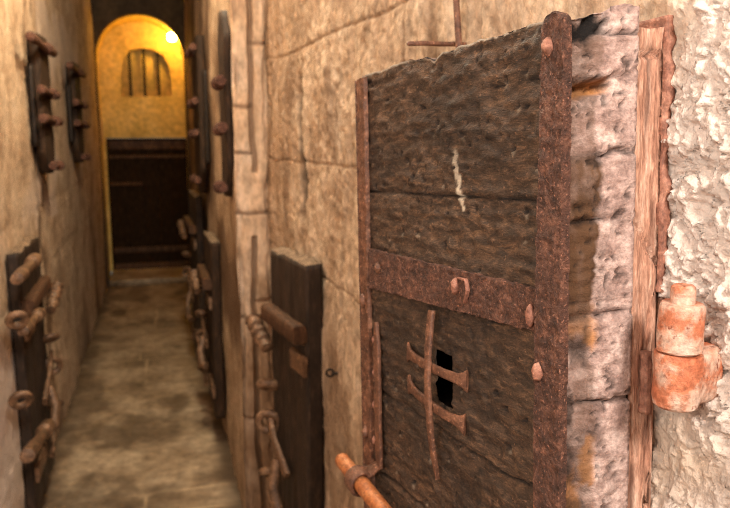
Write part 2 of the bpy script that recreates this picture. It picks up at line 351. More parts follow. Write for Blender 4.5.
# floor of flagstones
def fl_fn(U, V):
    q = np.stack([U, V, U*0], 1); d = fbm(q, 4, 4, 71)*.006+fbm(q, 30, 3, 72)*.0015-fjoint(U, V)*.004
    return np.stack([U, V, d-.004], 1)
def fjoint(U, V):
    return jmask(U, V, (.6, 1.5, 2.35, 3.22, 3.42, 4.1, 4.95, 5.6, 6.5, 7.2, 7.9), (-.15, -.2, -.08, 3, -.13, 3, -.2), 6, .013, 73)
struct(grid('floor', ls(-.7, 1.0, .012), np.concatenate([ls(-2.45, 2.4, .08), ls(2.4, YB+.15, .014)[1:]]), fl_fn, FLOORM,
    attrs={'joint': lambda U, V: .8*fjoint(U, V)*sst(-.3, .3, fbm(np.stack([U, V, U*0], 1), 2.5, 3, 77)),
           'grime_shade': lambda U, V: np.maximum(.6*sst(.1, .6, fbm(np.stack([U, V*.6, U*0], 1), 4, 4, 75)), .85*(1-sst(0, .13, np.minimum(U-XL, XR-U)+fbm(np.stack([U, V, U*0], 1), 6, 3, 79)*.05)))}))
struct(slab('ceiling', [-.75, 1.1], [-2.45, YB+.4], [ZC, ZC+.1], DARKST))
# end of the passage: arch, lit bay, back wall
ac = (XL+XR)/2+.016; AR = .452; zs = float(atY(144, 14, YA)[2])-AR
arch = [(XR+.07, 0), (ac+AR, 0)]+[(ac+AR*cos(a), zs+AR*sin(a)) for a in np.linspace(0, pi, 33)]+[(ac-AR, 0), (XL-.02, 0), (XL-.02, ZC), (XR+.07, ZC)]
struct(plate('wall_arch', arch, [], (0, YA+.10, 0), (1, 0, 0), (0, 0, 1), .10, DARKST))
bm = bmesh.new(); prof = [(ac+(AR+.012)*cos(a), zs+(AR+.012)*sin(a)) for a in np.linspace(0, pi, 33)]
prof = [(ac+AR+.012, 0)]+prof+[(ac-AR-.012, 0)]
A = [bm.verts.new((x, YA+.05, z)) for x, z in prof]; B = [bm.verts.new((x, YB+.05, z)) for x, z in prof]
for i in range(len(A)-1): bm.faces.new((A[i], A[i+1], B[i+1], B[i]))
struct(from_bm('wall_vault', bm, LIME, None, True))
def pb(px, py): p = atY(px, py, YB); return (float(p[0]), float(p[2]))
dl, dr, dt = pb(109, 200)[0], pb(189, 200)[0], pb(150, 138)[1]
lun = [pb(*q) for q in ((121, 97), (172, 96), (171, 82), (169, 66), (163, 55), (152, 49), (140, 48), (129, 51), (123, 60), (121, 76))]
struct(plate('wall_back', [(XL-.05, .06), (XR+.09, .06), (XR+.09, ZC), (XL-.05, ZC)], [[(dl, .065), (dr, .065), (dr, dt), (dl, dt)], lun], (0, YB+.12, 0), (1, 0, 0), (0, 0, 1), .12, LIME))
struct(slab('wall_niche', [XL, XR], [YB+.123, YB+.16], [1.9, 3.2], LIME))
struct(slab('wall_front', [-.75, 1.1], [-2.5, -2.42], [0, 1.55], STONE))
# step at the end
t = slab('trim_2', ls(XL+.025, XR-.025, .03), ls(YA-.02, YB+.1, .03), [0.0, .05, .065], FLOORM, disp=lambda P: P+np.stack([P[:, 0]*0, fbm(P, 9, 3, 81)*.008, fbm(P, 9, 3, 82)*.004], 1))
struct(t)
# bars in the lunette
t = empty('iron_grating', Matrix.Translation((ac, YB+.06, pb(146, 97)[1])), 'three dark iron bars in the small arched opening above the end door', 'grating')
for px in (131, 145.5, 159.5):
    a = pb(px, 98); b = pb(px, 46); x = a[0]-ac
    sweep('bar', [(x, 0, -.02), (x, 0, .3), (x, 0, b[1]-a[1]+.02)], (1, 0, 0), .018, .018, BLACK, t, seg=8)
# end door
t = empty('plank_door', Matrix.Translation((dl, YB+.06, .066)), 'dark plank door closing the far end of the passage under the yellow arch', 'door')
dw = dr-dl; dh = dt-.066
slab('planks', ls(0.002, dw-.002, .02), [0, .05], ls(0, dh-.004, .06), SOOTW, t, disp=lambda P: P+np.stack([P[:, 0]*0, (P[:, 1] < .01)*.012*(np.abs(P[:, 0]/.19-np.round(P[:, 0]/.19)) < .06), P[:, 0]*0], 1))
zz = lambda py: float(atY(150, py, YB)[2])-.066
for py, h, m in ((145, .055, BROWNW), (157, .02, BROWNW), (250, .035, BROWNW), (268, .06, BROWNW)):
    slab('batten', ls(.01, dw-.01, .05), [-.03, 0], ls(zz(py)-h, zz(py)+h, .02), m, t)
slab('batten', ls(.01, dw*.42, .05), [-.03, 0], ls(zz(184)-.018, zz(184)+.018, .02), BROWNW, t)
# lamp in the bay
lp = atY(172, 37, YB-.28)
t = empty('ceiling_lamp', Matrix.Translation(lp), 'small glowing yellow bulb under the vault at the far end', 'lamp')
lathe('bulb', [(-.052+.104*i/12, .052*sqrt(max(0, 1-(i/6-1)**2))) for i in range(13)], (0, 0, 0), (0, 0, 1), BULB, t, seg=20)
lathe('socket', [(.045, .02), (.10, .02), (.105, .01)], (0, 0, 0), (0, 0, 1), BLACK, t, seg=12)
vz = zs+sqrt(max(0, (AR+.012)**2-(lp[0]-ac)**2))
sweep('cord', [(0, 0, .10), (0, 0, (.1+vz-lp[2])/2), (0, 0, vz-lp[2])], (1, 0, 0), .005, .005, BLACK, t, seg=6)

# ------------------------------------------------------------------ the big door
base = PF+DZ*ZB
D4 = Matrix((DX, -DN, DZ)).transposed().to_4x4(); D4.translation = Vector(base)
door = empty('cell_door', D4, 'large thick oak door nearest us, with rusty straps and a small barred hatch', 'door', None)
off = Vector((0, 0, -ZB))
def dl_(px, py, y=0.0): return DL(px, py, y)+off
def el_(px, py, x=0.0): return EL(px, py, x)+off
HT = ZT-ZB; HTF = ZTF-ZB
h0 = dl_(436, 347); h1 = dl_(452, 411)
hx0, hx1, hz0, hz1 = h0.x, h1.x, min(h0.z, h1.z)+.002, max(h0.z, h1.z)-.004
def axis_with(a, b, step, marks):
    e = [a]+list(marks)+[b]; r = [ls(e[0], e[1], step)]
    for i in range(1, len(e)-1): r.append(ls(e[i], e[i+1], step)[1:])
    return np.concatenate(r)
zlow = dl_(380, 508).z-.16
fx = axis_with(-W, 0, .0036, [hx0, hx1]); fz = np.concatenate([ls(0, zlow, .03)[:-1], axis_with(zlow, HT, .0036, [hz0, hz1])])
fy = ls(0, TF, .004)
i0, i1 = int(np.argmin(abs(fx-hx0))), int(np.argmin(abs(fx-hx1))); k0, k1 = int(np.argmin(abs(fz-hz0))), int(np.argmin(abs(fz-hz1)))
seams = [dl_(392, 193).z, dl_(373, 388).z, dl_(376, 470).z, dl_(450, 300).z, .18]
cracks = [el_(600, 39).z, el_(600, 82).z, el_(600, 158).z, el_(600, 223).z, el_(600, 318).z, el_(600, 402).z]
nh = 190
HX = RNG.uniform(-W, -.01, nh); HZ = RNG.uniform(HT-.75, HT-.01, nh); HR = RNG.uniform(.0016, .0055, nh); HD = RNG.uniform(.003, .009, nh)
def wood_masks(P):
    x, y, z = P[:, 0], P[:, 1], P[:, 2]; q = np.stack([x, z, x*0], 1)
    wob = fbm(q, (7, 2, 1), 3, 101)*.004
    sm = np.zeros_like(x)
    for i, s in enumerate(seams): sm = np.maximum(sm, 1-sst(.0006, .0032, np.abs(z+wob-s)))
    ck = sst(.965, .995, ridge(q, (5, 42, 1), 2, 103))*sst(.0, .35, fbm(q, (6, 9, 1), 2, 105))
    hl = np.zeros_like(x)
    for a, b, r, d in zip(HX, HZ, HR, HD): hl = np.maximum(hl, (1-sst(.35, 1, np.hypot((x-a)/1.2, z-b)/r))*d)
    return sm, ck, hl, q
top_l = el_(568, 14).z
def end_masks(P):
    x, y, z = P[:, 0], P[:, 1], P[:, 2]; q = np.stack([y, z, x*0+3], 1)
    cr = np.zeros_like(x)
    for i, c in enumerate(cracks):
        cr = np.maximum(cr, (1-sst(.0008, .0048, np.abs(z-c+fbm(q, 40, 3, 110+i)*.005)))*(.35+.65*sst(-.3, .3, fbm(q, 26, 2, 120+i))))
    ya = .064
    c1 = sst(0, .012, ya-y+fbm(q, 50, 3, 131)*.010)*sst(0, .006, z-el_(580, 41).z+fbm(q, 60, 3, 132)*.005)          # ragged hollow at the top corner
    yb = .060; zb1 = el_(580, 81).z; zb0 = el_(580, 101).z
    c2 = sst(0, .010, yb-y+(z-zb0)*.25+fbm(q, 50, 3, 133)*.004)*sst(0, .003, z-zb0+fbm(q, 50, 2, 134)*.003)*(1-sst(-.006, .0, z-zb1))
    return cr, c1, c2, q
def board_disp(P):
    Q = P.copy(); x, y, z = P[:, 0], P[:, 1], P[:, 2]
    sm, ck, hl, q = wood_masks(P); fr = y < 1e-6
    grain = fbm(q, (14, 110, 1), 3, 107)*.0020+fbm(q, (9, 18, 1), 4, 108)*.0020+fbm(q, (60, 110, 1), 3, 106)*.0020
    worn = .003*sst(.2, .7, fbm(q, (8, 5, 1), 3, 109))
    Q[:, 1] += fr*(sm*.007+ck*.005+hl+grain+worn*.5+.002)
    en = np.abs(x) < 1e-6
    cr, c1, c2, q2 = end_masks(P)
    yc = .047+fbm(q2*np.array([0, 1, 0]), 9, 3, 141)*.007
    ch = np.clip(yc-y, 0, 1)*(.26+.12*fbm(q2*np.array([0, 1, 0]), 7, 2, 142))
    blk = np.searchsorted(np.sort(np.array(cracks)), z+fbm(q2, 40, 2, 149)*.003); off_ = np.array([.002, .0, .003, .001, .0025, .0, .002])[blk]+(y-.06)*np.array([.02, -.02, .03, -.02, .03, -.02, .02])[blk]
    rough = off_+np.abs(fbm(q2, (30, 18, 1), 4, 143))*.0018+fbm(q2, (40, 260, 1), 3, 144)*.0024+.004*sst(.66, .84, fbm(q2, (110, 100, 1), 3, 147))+.005*sst(.975, .995, ridge(q2, (14, 44, 1), 3, 148))
    lowr = (1-sst(-.05, .05, z-el_(600, 320).z))*np.abs(fbm(q2, (40, 16, 1), 4, 145))*.012*(1-sst(.036, .05, y))
    dx = cr*.009+c1*(.002+.016*np.abs(fbm(q2, 60, 3, 146)))+c2*(.020+.25*np.clip(z-el_(580, 101).z, 0, .03))+ch+(rough+lowr)*(1-.8*sst(.085, .1, y))
    Q[:, 0] -= en*dx
    near = np.exp(x/.02)*(~en); Q[:, 0] -= near*.004*(x < 0)*(x > -.02)
    pk = (np.abs(x-hx0) < 1e-6) & (y > .002) & (y < TF-1e-4) & (z > hz0-1e-6) & (z < hz1+1e-6)      # pocket added behind the hatch to keep it dark
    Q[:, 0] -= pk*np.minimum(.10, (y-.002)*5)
    # ragged, sloping top
    tz = np.clip((z-(HT-.25))/.25, 0, 1)
    slope = (HTF-HT)*np.clip(-x/W, 0, 1)+np.where(x > -.02, -(EL(574, 13).z-EL(630, 2).z)*np.clip(y/TF, 0, 1), 0)
    rag = fbm(np.stack([x, y, x*0], 1), (40, 60, 1), 4, 151)*.0035-.010*np.clip(fbm(np.stack([x, y, x*0], 1), 14, 3, 152)-.15, 0, 1)
    Q[:, 2] += tz**6*rag+tz*slope
    return Q
pd = [dl_(453, 152), dl_(455, 165), dl_(456, 178), dl_(458, 192), dl_(461, 208)]
def pale(P):
    x, z = P[:, 0], P[:, 2]; q = np.stack([x, z, x*0], 1); m = np.zeros_like(x)
    for (a, b), w in zip(zip(pd, pd[1:]), (.008, .0085, .0075, .0055)):
        t = np.clip(((x-a.x)*(b.x-a.x)+(z-a.z)*(b.z-a.z))/((b.x-a.x)**2+(b.z-a.z)**2), 0, 1)
        d = np.hypot(x-a.x-t*(b.x-a.x), z-a.z-t*(b.z-a.z)); m = np.maximum(m, 1-sst(w*.5, w, d+fbm(q, 90, 3, 161)*.0045))
    e = P[:, 1] < 1e-6
    for a, b, r in zip(HX[:70], HZ[:70], HR[:70]): m = np.maximum(m, .28*(1-sst(.5, 1.1, np.hypot((x-a-.3*r)/1.1, z-b+r*1.1)/r)))
    edge = (1-sst(.0, .003, HT-z))*.5
    return np.maximum(m*e, edge)
def grime_shade(P):
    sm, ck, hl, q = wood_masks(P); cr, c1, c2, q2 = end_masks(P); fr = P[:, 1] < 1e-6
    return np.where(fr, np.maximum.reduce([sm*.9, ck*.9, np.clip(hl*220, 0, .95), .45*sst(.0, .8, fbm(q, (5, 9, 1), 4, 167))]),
                    np.maximum.reduce([cr*.8, 1.1*c1*sst(-.5, .15, fbm(q2, (60, 80, 1), 3, 168)+.2), .7*sst(.66, .84, fbm(q2, (110, 100, 1), 3, 147)), .7*(1-sst(.034, .046, P[:, 1]))*(P[:, 2] < el_(600, 300).z)*sst(.05, .5, fbm(q2, (60, 28, 1), 4, 170)), .75*sst(.975, .995, ridge(q2, (14, 44, 1), 3, 148)), .3*sst(.2, .7, fbm(q2, (40, 25, 1), 4, 169))]))  # hollow, pits and cracks: missing shade put into the dirt colour as well
def fresh(P):
    cr, c1, c2, q2 = end_masks(P); lowr = (1-sst(-.02, .06, P[:, 2]-el_(600, 330).z))*(1-sst(.042, .052, P[:, 1]))
    return np.maximum(c2, .85*lowr*sst(.0, .35, fbm(q2, (46, 18, 1), 4, 171)))*(P[:, 1] > 1e-6)
def brownm(P):
    q2 = np.stack([P[:, 1], P[:, 2], P[:, 0]*0], 1)
    return 1.2*(1-sst(.045, .050, P[:, 1]+fbm(q2, 20, 3, 173)*.006))*(1-.5*sst(-.004, .004, P[:, 2]-el_(600, 158).z))*(.85+.25*fbm(q2, (70, 20, 1), 3, 174))*(.45+.55*sst(-.02, .05, P[:, 2]-el_(600, 330).z))
slab('plank_leaf', fx, fy, fz, [WOODF, WOODE, SHADE], door, board_disp, {'front': 0, 'right': 1, 'left': 0, 'top': 1, 'hole': 2, 'back': 2}, (i0, i1, k0, k1), True,
     attrs={'pale': pale, 'grime_shade': grime_shade, 'fresh': fresh, 'brown': brownm})
# inner layer of upright boards
bx = axis_with(-W, -.002, .012, [hx0, hx1]); bx = np.concatenate([bx[:-3], ls(bx[-3], -.002, .003)]); by = ls(TF, TD-.007, .004)
bz = np.concatenate([ls(0, zlow, .03)[:-1], axis_with(zlow, HT-.004, .006, [hz0, hz1])])
def back_disp(P):
    Q = P.copy(); x, y, z = P[:, 0], P[:, 1], P[:, 2]; en = x > -.004; q = np.stack([y, z, x*0], 1)
    zb = el_(645, 50).z
    d = np.abs(fbm(q, (90, 9, 1), 4, 181))*.005+fbm(q, (160, 40, 1), 3, 182)*.0016
    d += .004*(z < zb)*sst(-.1, .5, fbm(q, (40, 5, 1), 3, 183))+.007*(1-sst(0, .004, np.abs(z-zb)))
    d += .012*(1-sst(.0, .006, np.abs(z-el_(640, 215).z-(y-TF)*-1.4)))
    Q[:, 0] -= en*d
    Q[:, 1] -= (y > TD-.009)*en*(.010*sst(-.02, .02, -(z-el_(640, 300).z))*(1+.7*fbm(q*np.array([0, 1, 0]), 22, 3, 185)))
    tz = np.clip((z-(HT-.25))/.25, 0, 1); Q[:, 2] += tz*((HTF-HT)*np.clip(-x/W, 0, 1)-.003)+tz**6*fbm(np.stack([x, y, x*0], 1), 50, 3, 187)*.003
    return Q
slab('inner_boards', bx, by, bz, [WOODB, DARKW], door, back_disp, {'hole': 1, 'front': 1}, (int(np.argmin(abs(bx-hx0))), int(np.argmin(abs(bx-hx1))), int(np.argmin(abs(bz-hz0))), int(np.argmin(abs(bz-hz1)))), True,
     attrs={'grime_shade': lambda P: .8*sst(.35, .8, fbm(np.stack([P[:, 1], P[:, 2], P[:, 0]*0], 1), (90, 9, 1), 3, 189)+.1)})
# thin ragged iron sheet at the back edge
pz1 = el_(664, 11).z; pz0 = el_(664, 292).z
def sheet_disp(P):
    Q = P.copy(); q = P*np.array([0, 1, 1]); e = P[:, 0] > -.004
    Q[:, 0] += e*(fbm(q, 60, 4, 191)*.005+.003); Q[:, 1] += fbm(q, 40, 3, 193)*.002
    tz = np.clip((P[:, 2]-(HT-.25))/.25, 0, 1); Q[:, 2] += tz*(HTF-HT)*np.clip(-P[:, 0]/W, 0, 1)*1.0
    return Q
slab('back_sheet', np.concatenate([ls(-W*.5, -.03, .05), ls(-.03, -.001, .004)[1:]]), [TD-.007, TD-.002, TD+.003], ls(pz0, pz1-.004, .004), RUSTP, door, sheet_disp)
# straps
def strap(name, xs, zs, th, mat, disp=None, seed=0, y0=0.0, amp=.0011, edge=.0012):
    def f(P):
        Q = P.copy(); q = np.stack([P[:, 0], P[:, 2], P[:, 0]*0], 1)
        fr = P[:, 1] < y0-th+1e-6
        Q[:, 1] += fr*(fbm(q, 140, 4, 200+seed)*amp)
        ex = (P[:, 0] > xs[-1]-1e-6)*1.-(P[:, 0] < xs[0]+1e-6)*1.; Q[:, 0] += ex*(fbm(np.stack([P[:, 2], P[:, 1], P[:, 0]*0], 1), 110, 3, 210+seed)*edge-fr*.001)
        ez = (P[:, 2] > zs[-1]-1e-6)*1.-(P[:, 2] < zs[0]+1e-6)*1.; Q[:, 2] += ez*(fbm(np.stack([P[:, 0], P[:, 1], P[:, 0]*0], 1), 110, 3, 220+seed)*edge-fr*.001)
        return disp(Q, P) if disp else Q
    return slab(name, xs, ls(y0-th, y0+.001, .003), zs, mat, door, f, angle=60)
a = dl_(544, 22); b = dl_(537, 508); sx1 = dl_(568, 300).x; sx0 = dl_(541, 300).x; sxt0 = dl_(548.5, 30).x
zt = dl_(558, 13).z
def st_near(Q, P):
    cx = (sx0+sx1)/2; k = np.clip((P[:, 2]-(zt-.014))/.014, 0, 1); Q[:, 0] = cx+(Q[:, 0]-cx)*np.sqrt(np.clip(1-(k*.97)**2, 0, 1))
    lf = np.clip((sx1-P[:, 0])/(sx1-sx0), 0, 1); Q[:, 0] += lf*(sxt0-sx0)*np.clip((P[:, 2]-dl_(540, 300).z)/(zt-dl_(540, 300).z), 0, 1)
    return Q
SN = strap('upright_strap', ls(sx0, sx1, .0022), np.concatenate([ls(.03, zlow, .02)[:-1], ls(zlow, zt, .0024)]), .010, RUST, st_near, 1)
# middle cross strap (its lower edge tapers to the free end)
mzl0, mzl1 = dl_(373, 288).z, dl_(373, 249).z; mzr0, mzr1 = dl_(536, 331).z, dl_(536, 287).z
mx0, mx1 = dl_(371.5, 260).x, sx0+.004
def st_mid(Q, P):
    t = (P[:, 0]-mx0)/(mx1-mx0); zl = mzl0+(mzr0-mzl0)*t; zh = mzl1+(mzr1-mzl1)*t
    Q[:, 2] = Q[:, 2]-P[:, 2]+zl+(zh-zl)*P[:, 2]; return Q
def mid_strap():
    xs = ls(mx0, mx1, .0026); zs = np.linspace(0, 1, 22)
    return strap('cross_strap', xs, zs, .006, RUST, st_mid, 2)
# unit-height strap: scale its edge noise through st_mid
SM = mid_strap()
# free-end upright strap
fx0, fx1 = -W-.003, dl_(371, 290).x; ftz = dl_(364, 78).z
SFAR = strap('upright_strap', ls(fx0, fx1, .0022), np.concatenate([ls(.03, zlow, .02)[:-1], ls(zlow, ftz, .003)]), .0065, RUSTB, None, 3)
slab('edge_band', [-W-.008, -W-.002], ls(-.0065, .035, .004), np.concatenate([ls(.03, zlow, .02)[:-1], ls(zlow, ftz-.003, .005)]), RUST, door, lambda P: P+fbm(P, 90, 3, 231)[:, None]*np.array([.0008, 0, 0]))
# rivets
for i, (px, py, r1, r2, y, m, sp_) in enumerate(((549, 47, .0075, .0105, -.0098, RUSTP, SN), (531, 316, .0072, .0140, -.0065, RUSTP, SM), (538.5, 372, .0075, .0110, -.0098, RUSTP, SN), (456, 286, .0085, .0115, -.006, RUSTP, SM), (378.5, 268, .0075, .0095, -.006, RUSTB, SM),
        (363.5, 300, .006, .012, -.0065, RUSTB, SFAR), (366, 432, .006, .012, -.0065, RUSTB, SFAR))):
    p = dl_(px, py, y); dome('rivet', p, (0, -1, 0), r1, r2, .0075, m, sp_, rough=.0016, pw=.85, seed=i)
sweep('bent_nail', [dl_(459, 278, -.004), dl_(466, 280, -.012), dl_(468, 290, -.012), dl_(465, 302, -.008)], (0, 1, 0), .003, .002, RUSTP, door, seg=8, rough=.0004)
# hatch grille
def hbar(L, R, hpx, bow, seed, ya=-.003):
    n = 25; pts = []; hw = []
    for i in range(n):
        t = i/(n-1); y = ya-bow*.7*(1-(2*t-1)**2)**.8; px = L[0]+(R[0]-L[0])*t; py = L[1]+(R[1]-L[1])*t
        p = dl_(px, py, 0); p.y = y; pts.append(p); hw.append((hpx+5.5*abs(2*t-1)**9)*.0017)
    return sweep('cross_bar', pts, (0, 0, 1), hw, .003, RUSTB, door, seg=16, power=4, rough=.0007, rs=150, seed=seed)
hbar((410, 352), (469, 381), 4.2, .015, 1); hbar((411, 384), (467, 424), 4.2, .015, 2)
n = 31; pts = []; hw = []
for i in range(n):
    t = i/(n-1); p = dl_(436.5+1.5*sin(pi*t)+6*t, 310+168*t, 0); p.y = -.008-.014*(1-(2*t-1)**2); pts.append(p); hw.append(.0078*(1-.25*t) if t < .85 else .0078*.8*max(.12, 1-((t-.85)/.15)**1.5))
sweep('upright_bar', pts, (1, 0, 0), hw, .0035, RUSTB, door, seg=16, power=4, rough=.0007, rs=150, seed=5)
# bolt with its staple
b0 = dl_(341, 459, -.038); b1 = dl_(372, 497, -.038); bd = (b1-b0).normalized(); BR = .0146
L_ = .46
lathe('bolt', [(-.004, BR*.45), (-.002, BR*.8), (.004, BR*.97), (.012, BR), (.09, BR*1.02), (.2, BR*.98), (L_-.01, BR), (L_, BR*.7)], b0, bd, RUSTL, door, 28, .0012, 45, 3)
lp_ = b0+bd*.115; lp_.y = b0.y
hb = b0+bd*.27
sweep('bolt_handle', [hb, hb+Vector((.0, -.025, -.02)), hb+Vector((.004, -.06, -.075)), hb+Vector((.004, -.062, -.11))], (1, 0, 0), .010, .010, RUSTP, door, seg=12, rough=.0006)
# hasp: strap on the face turning out and round the bolt
hp0, hp1 = dl_(379, 322), dl_(382, 466)
cx_ = b0+bd*.085
pts = []; wd = []
for i in range(16):
    t = i/15; p = hp0.lerp(hp1, t); p.y = -.0055; pts.append(p); wd.append(.0115*(min(1, .35+4*t)))
ax = bd; up = Vector((0, 0, 1)); up = (up-ax*up.dot(ax)).normalized(); ou = ax.cross(up); ou = ou if ou.y < 0 else -ou
R_ = BR+.0055
cc = cx_
loop = []
for i in range(22):
    th = radians(60-300*i/21); loop.append(cc+(up*sin(th)-ou*cos(th))*R_)
loop = [cc+(up*sin(a_)+ou*-cos(a_))*R_ for a_ in [radians(35+285*i/21) for i in range(22)]]
HASP = sweep('hasp', pts, (1, 0, 0), wd, .004, RUSTB, door, seg=14, power=4, rough=.0008, rs=150, seed=7)
neck = [hp1+Vector((0, -.006, .004)), hp1.lerp(loop[0], .5)+Vector((0, -.006, 0)), loop[0]]
sweep('staple', neck[:-1]+loop, lambda i: Vector((1, 0, 0)) if i < 1 else ax, [.0115, .013]+[.0165]*22, .004, RUSTB, door, seg=14, power=4, rough=.0007, rs=120, seed=9)
for py in (340, 372, 405, 440): dome('rivet', dl_(374.5, py, -.006), (0, -1, 0), .0045, .0075, .005, RUSTP, HASP, rough=.0006, seed=py)
# hinge: eye on the door, pin and bracket in the wall
hY = .655; ha = atY(679.5, 345, hY)
def hz(py): return float(atY(679.5, py, hY)[2])
HRAD = 24.5/FPX*.73
hl_ = door.matrix_world.inverted() @ Vector((ha[0], ha[1], hz(303)))
hb_ = door.matrix_world.inverted() @ Vector((ha[0], ha[1], hz(351)))
hlen = hz(303)-hz(351)
WZ = door.matrix_world.inverted().to_3x3() @ Vector((0, 0, 1))
lathe('hinge_eye', [(0.0005, HRAD*.9), (.0025, HRAD*.99), (.006, HRAD), (hlen*.5, HRAD*1.01), (hlen-.006, HRAD), (hlen-.002, HRAD*.96), (hlen, HRAD*.86)], hb_, WZ, HINGE, door, 40, .0014, 55, 5)
ez = (hl_+hb_)/2
slab('hinge_strap', ls(-.16, -.004, .006), [TD+.0005, TD+.0065], ls(ez.z-.024, ez.z+.024, .006), RUSTB, door, lambda P: P+fbm(P, 80, 3, 241)[:, None]*np.array([0, .0006, .001]))
a = el_(648, 352, .004); b = el_(648, 414, .004)
slab('end_plate', ls(-.006, .005, .003), ls(a.y-.003, a.y+.006, .003), ls(b.z, a.z, .004), RUSTP, door, lambda P: P+fbm(P, 90, 3, 243)[:, None]*np.array([.0012, .0012, 0]))
pint = empty('hinge_pintle', Matrix.Translation((ha[0], ha[1], hz(404))), 'stout rusty hinge pin and bracket let into the rough white plaster beside the large door', 'hinge')
zl = hz(351)-hz(404)
lathe('collar', [(-.002, HRAD*.8), (.002, HRAD*1.0), (.01, HRAD*1.05), (zl*.6, HRAD*1.06), (zl-.004, HRAD*1.06), (zl-.001, HRAD*1.0)], (0, 0, 0), (0, 0, 1), HINGE, pint, 40, .0016, 50, 8)
pz = hz(303)-hz(404)
lathe('pin', [(zl-.001, HRAD*.52), (pz, HRAD*.52), (pz+.012, HRAD*.52), (hz(287)-hz(404), HRAD*.5), (hz(285)-hz(404), HRAD*.4)], (0, 0, 0), (0, 0, 1), HINGE, pint, 24, .0008, 70, 9)
wall_in = Vector(-WN); along = Vector(-WD)
tdir = (wall_in-along*.25).normalized()
pts = [tdir*k+Vector((0, 0, zl*.47)) for k in np.linspace(.002, .056, 14)]
sweep('tang', pts, (0, 0, 1), [zl*(.47+.06*i/13) for i in range(14)], [HRAD*(.95-.15*i/13) for i in range(14)], HINGE, pint, seg=24, power=5, rough=.0018, rs=60, seed=11)

# ------------------------------------------------------------------ iron on the near wall
def nw(px, py, d=0.0): return Vector(hit(px, py, np.array([PR[0], PR[1], 0])+WN*d, WN))
p0 = nw(456, 44, .022); 
t = empty('iron_spike', Matrix.Translation(p0), 'thin rusty iron rod and spike on the stone wall just above the large door', 'iron bracket')
tp = Vector(atY(407, 44, p0.y-.02))-p0
sweep('spike', [tp, tp*.97+Vector((0, 0, .0005)), tp*.6+Vector((0, 0, .001)), tp*.25, Vector((0, 0, 0)), -tp*.25+Vector((0, 0, -.002))], (0, 0, 1), [.002, .0042, .0046, .0047, .0048, .0048], [.002, .0042, .0046, .0047, .0048, .0048], RUSTB, t, seg=10, rough=.0006)
q0, q1 = nw(459, 46, .024), nw(453, -40, .018)
sweep('rod', [q0-p0+Vector((0, 0, -.06)), q0-p0, (q0+q1)/2-p0+Vector((0, -.002, 0)), q1-p0, q1-p0+Vector((0, 0.004, .12))], (0, 1, 0), .0062, .0062, RUSTB, t, seg=10, rough=.0006)
p0 = nw(340, 374, .0)
t = empty('ring_nail', Matrix.Translation(p0), 'small iron eye nail in the stone wall between the two right hand doors', 'nail')
p1 = nw(330, 373, .022)-p0
sweep('shank', [Vector(-WN)*.02, p1*.5, p1+(-p1).normalized()*.008], (0, 0, 1), .0045, .0045, BLACK, t, seg=8)
torus('eye', p1, Vector((.35, 1, 0)), .011, .0035, BLACK, t)

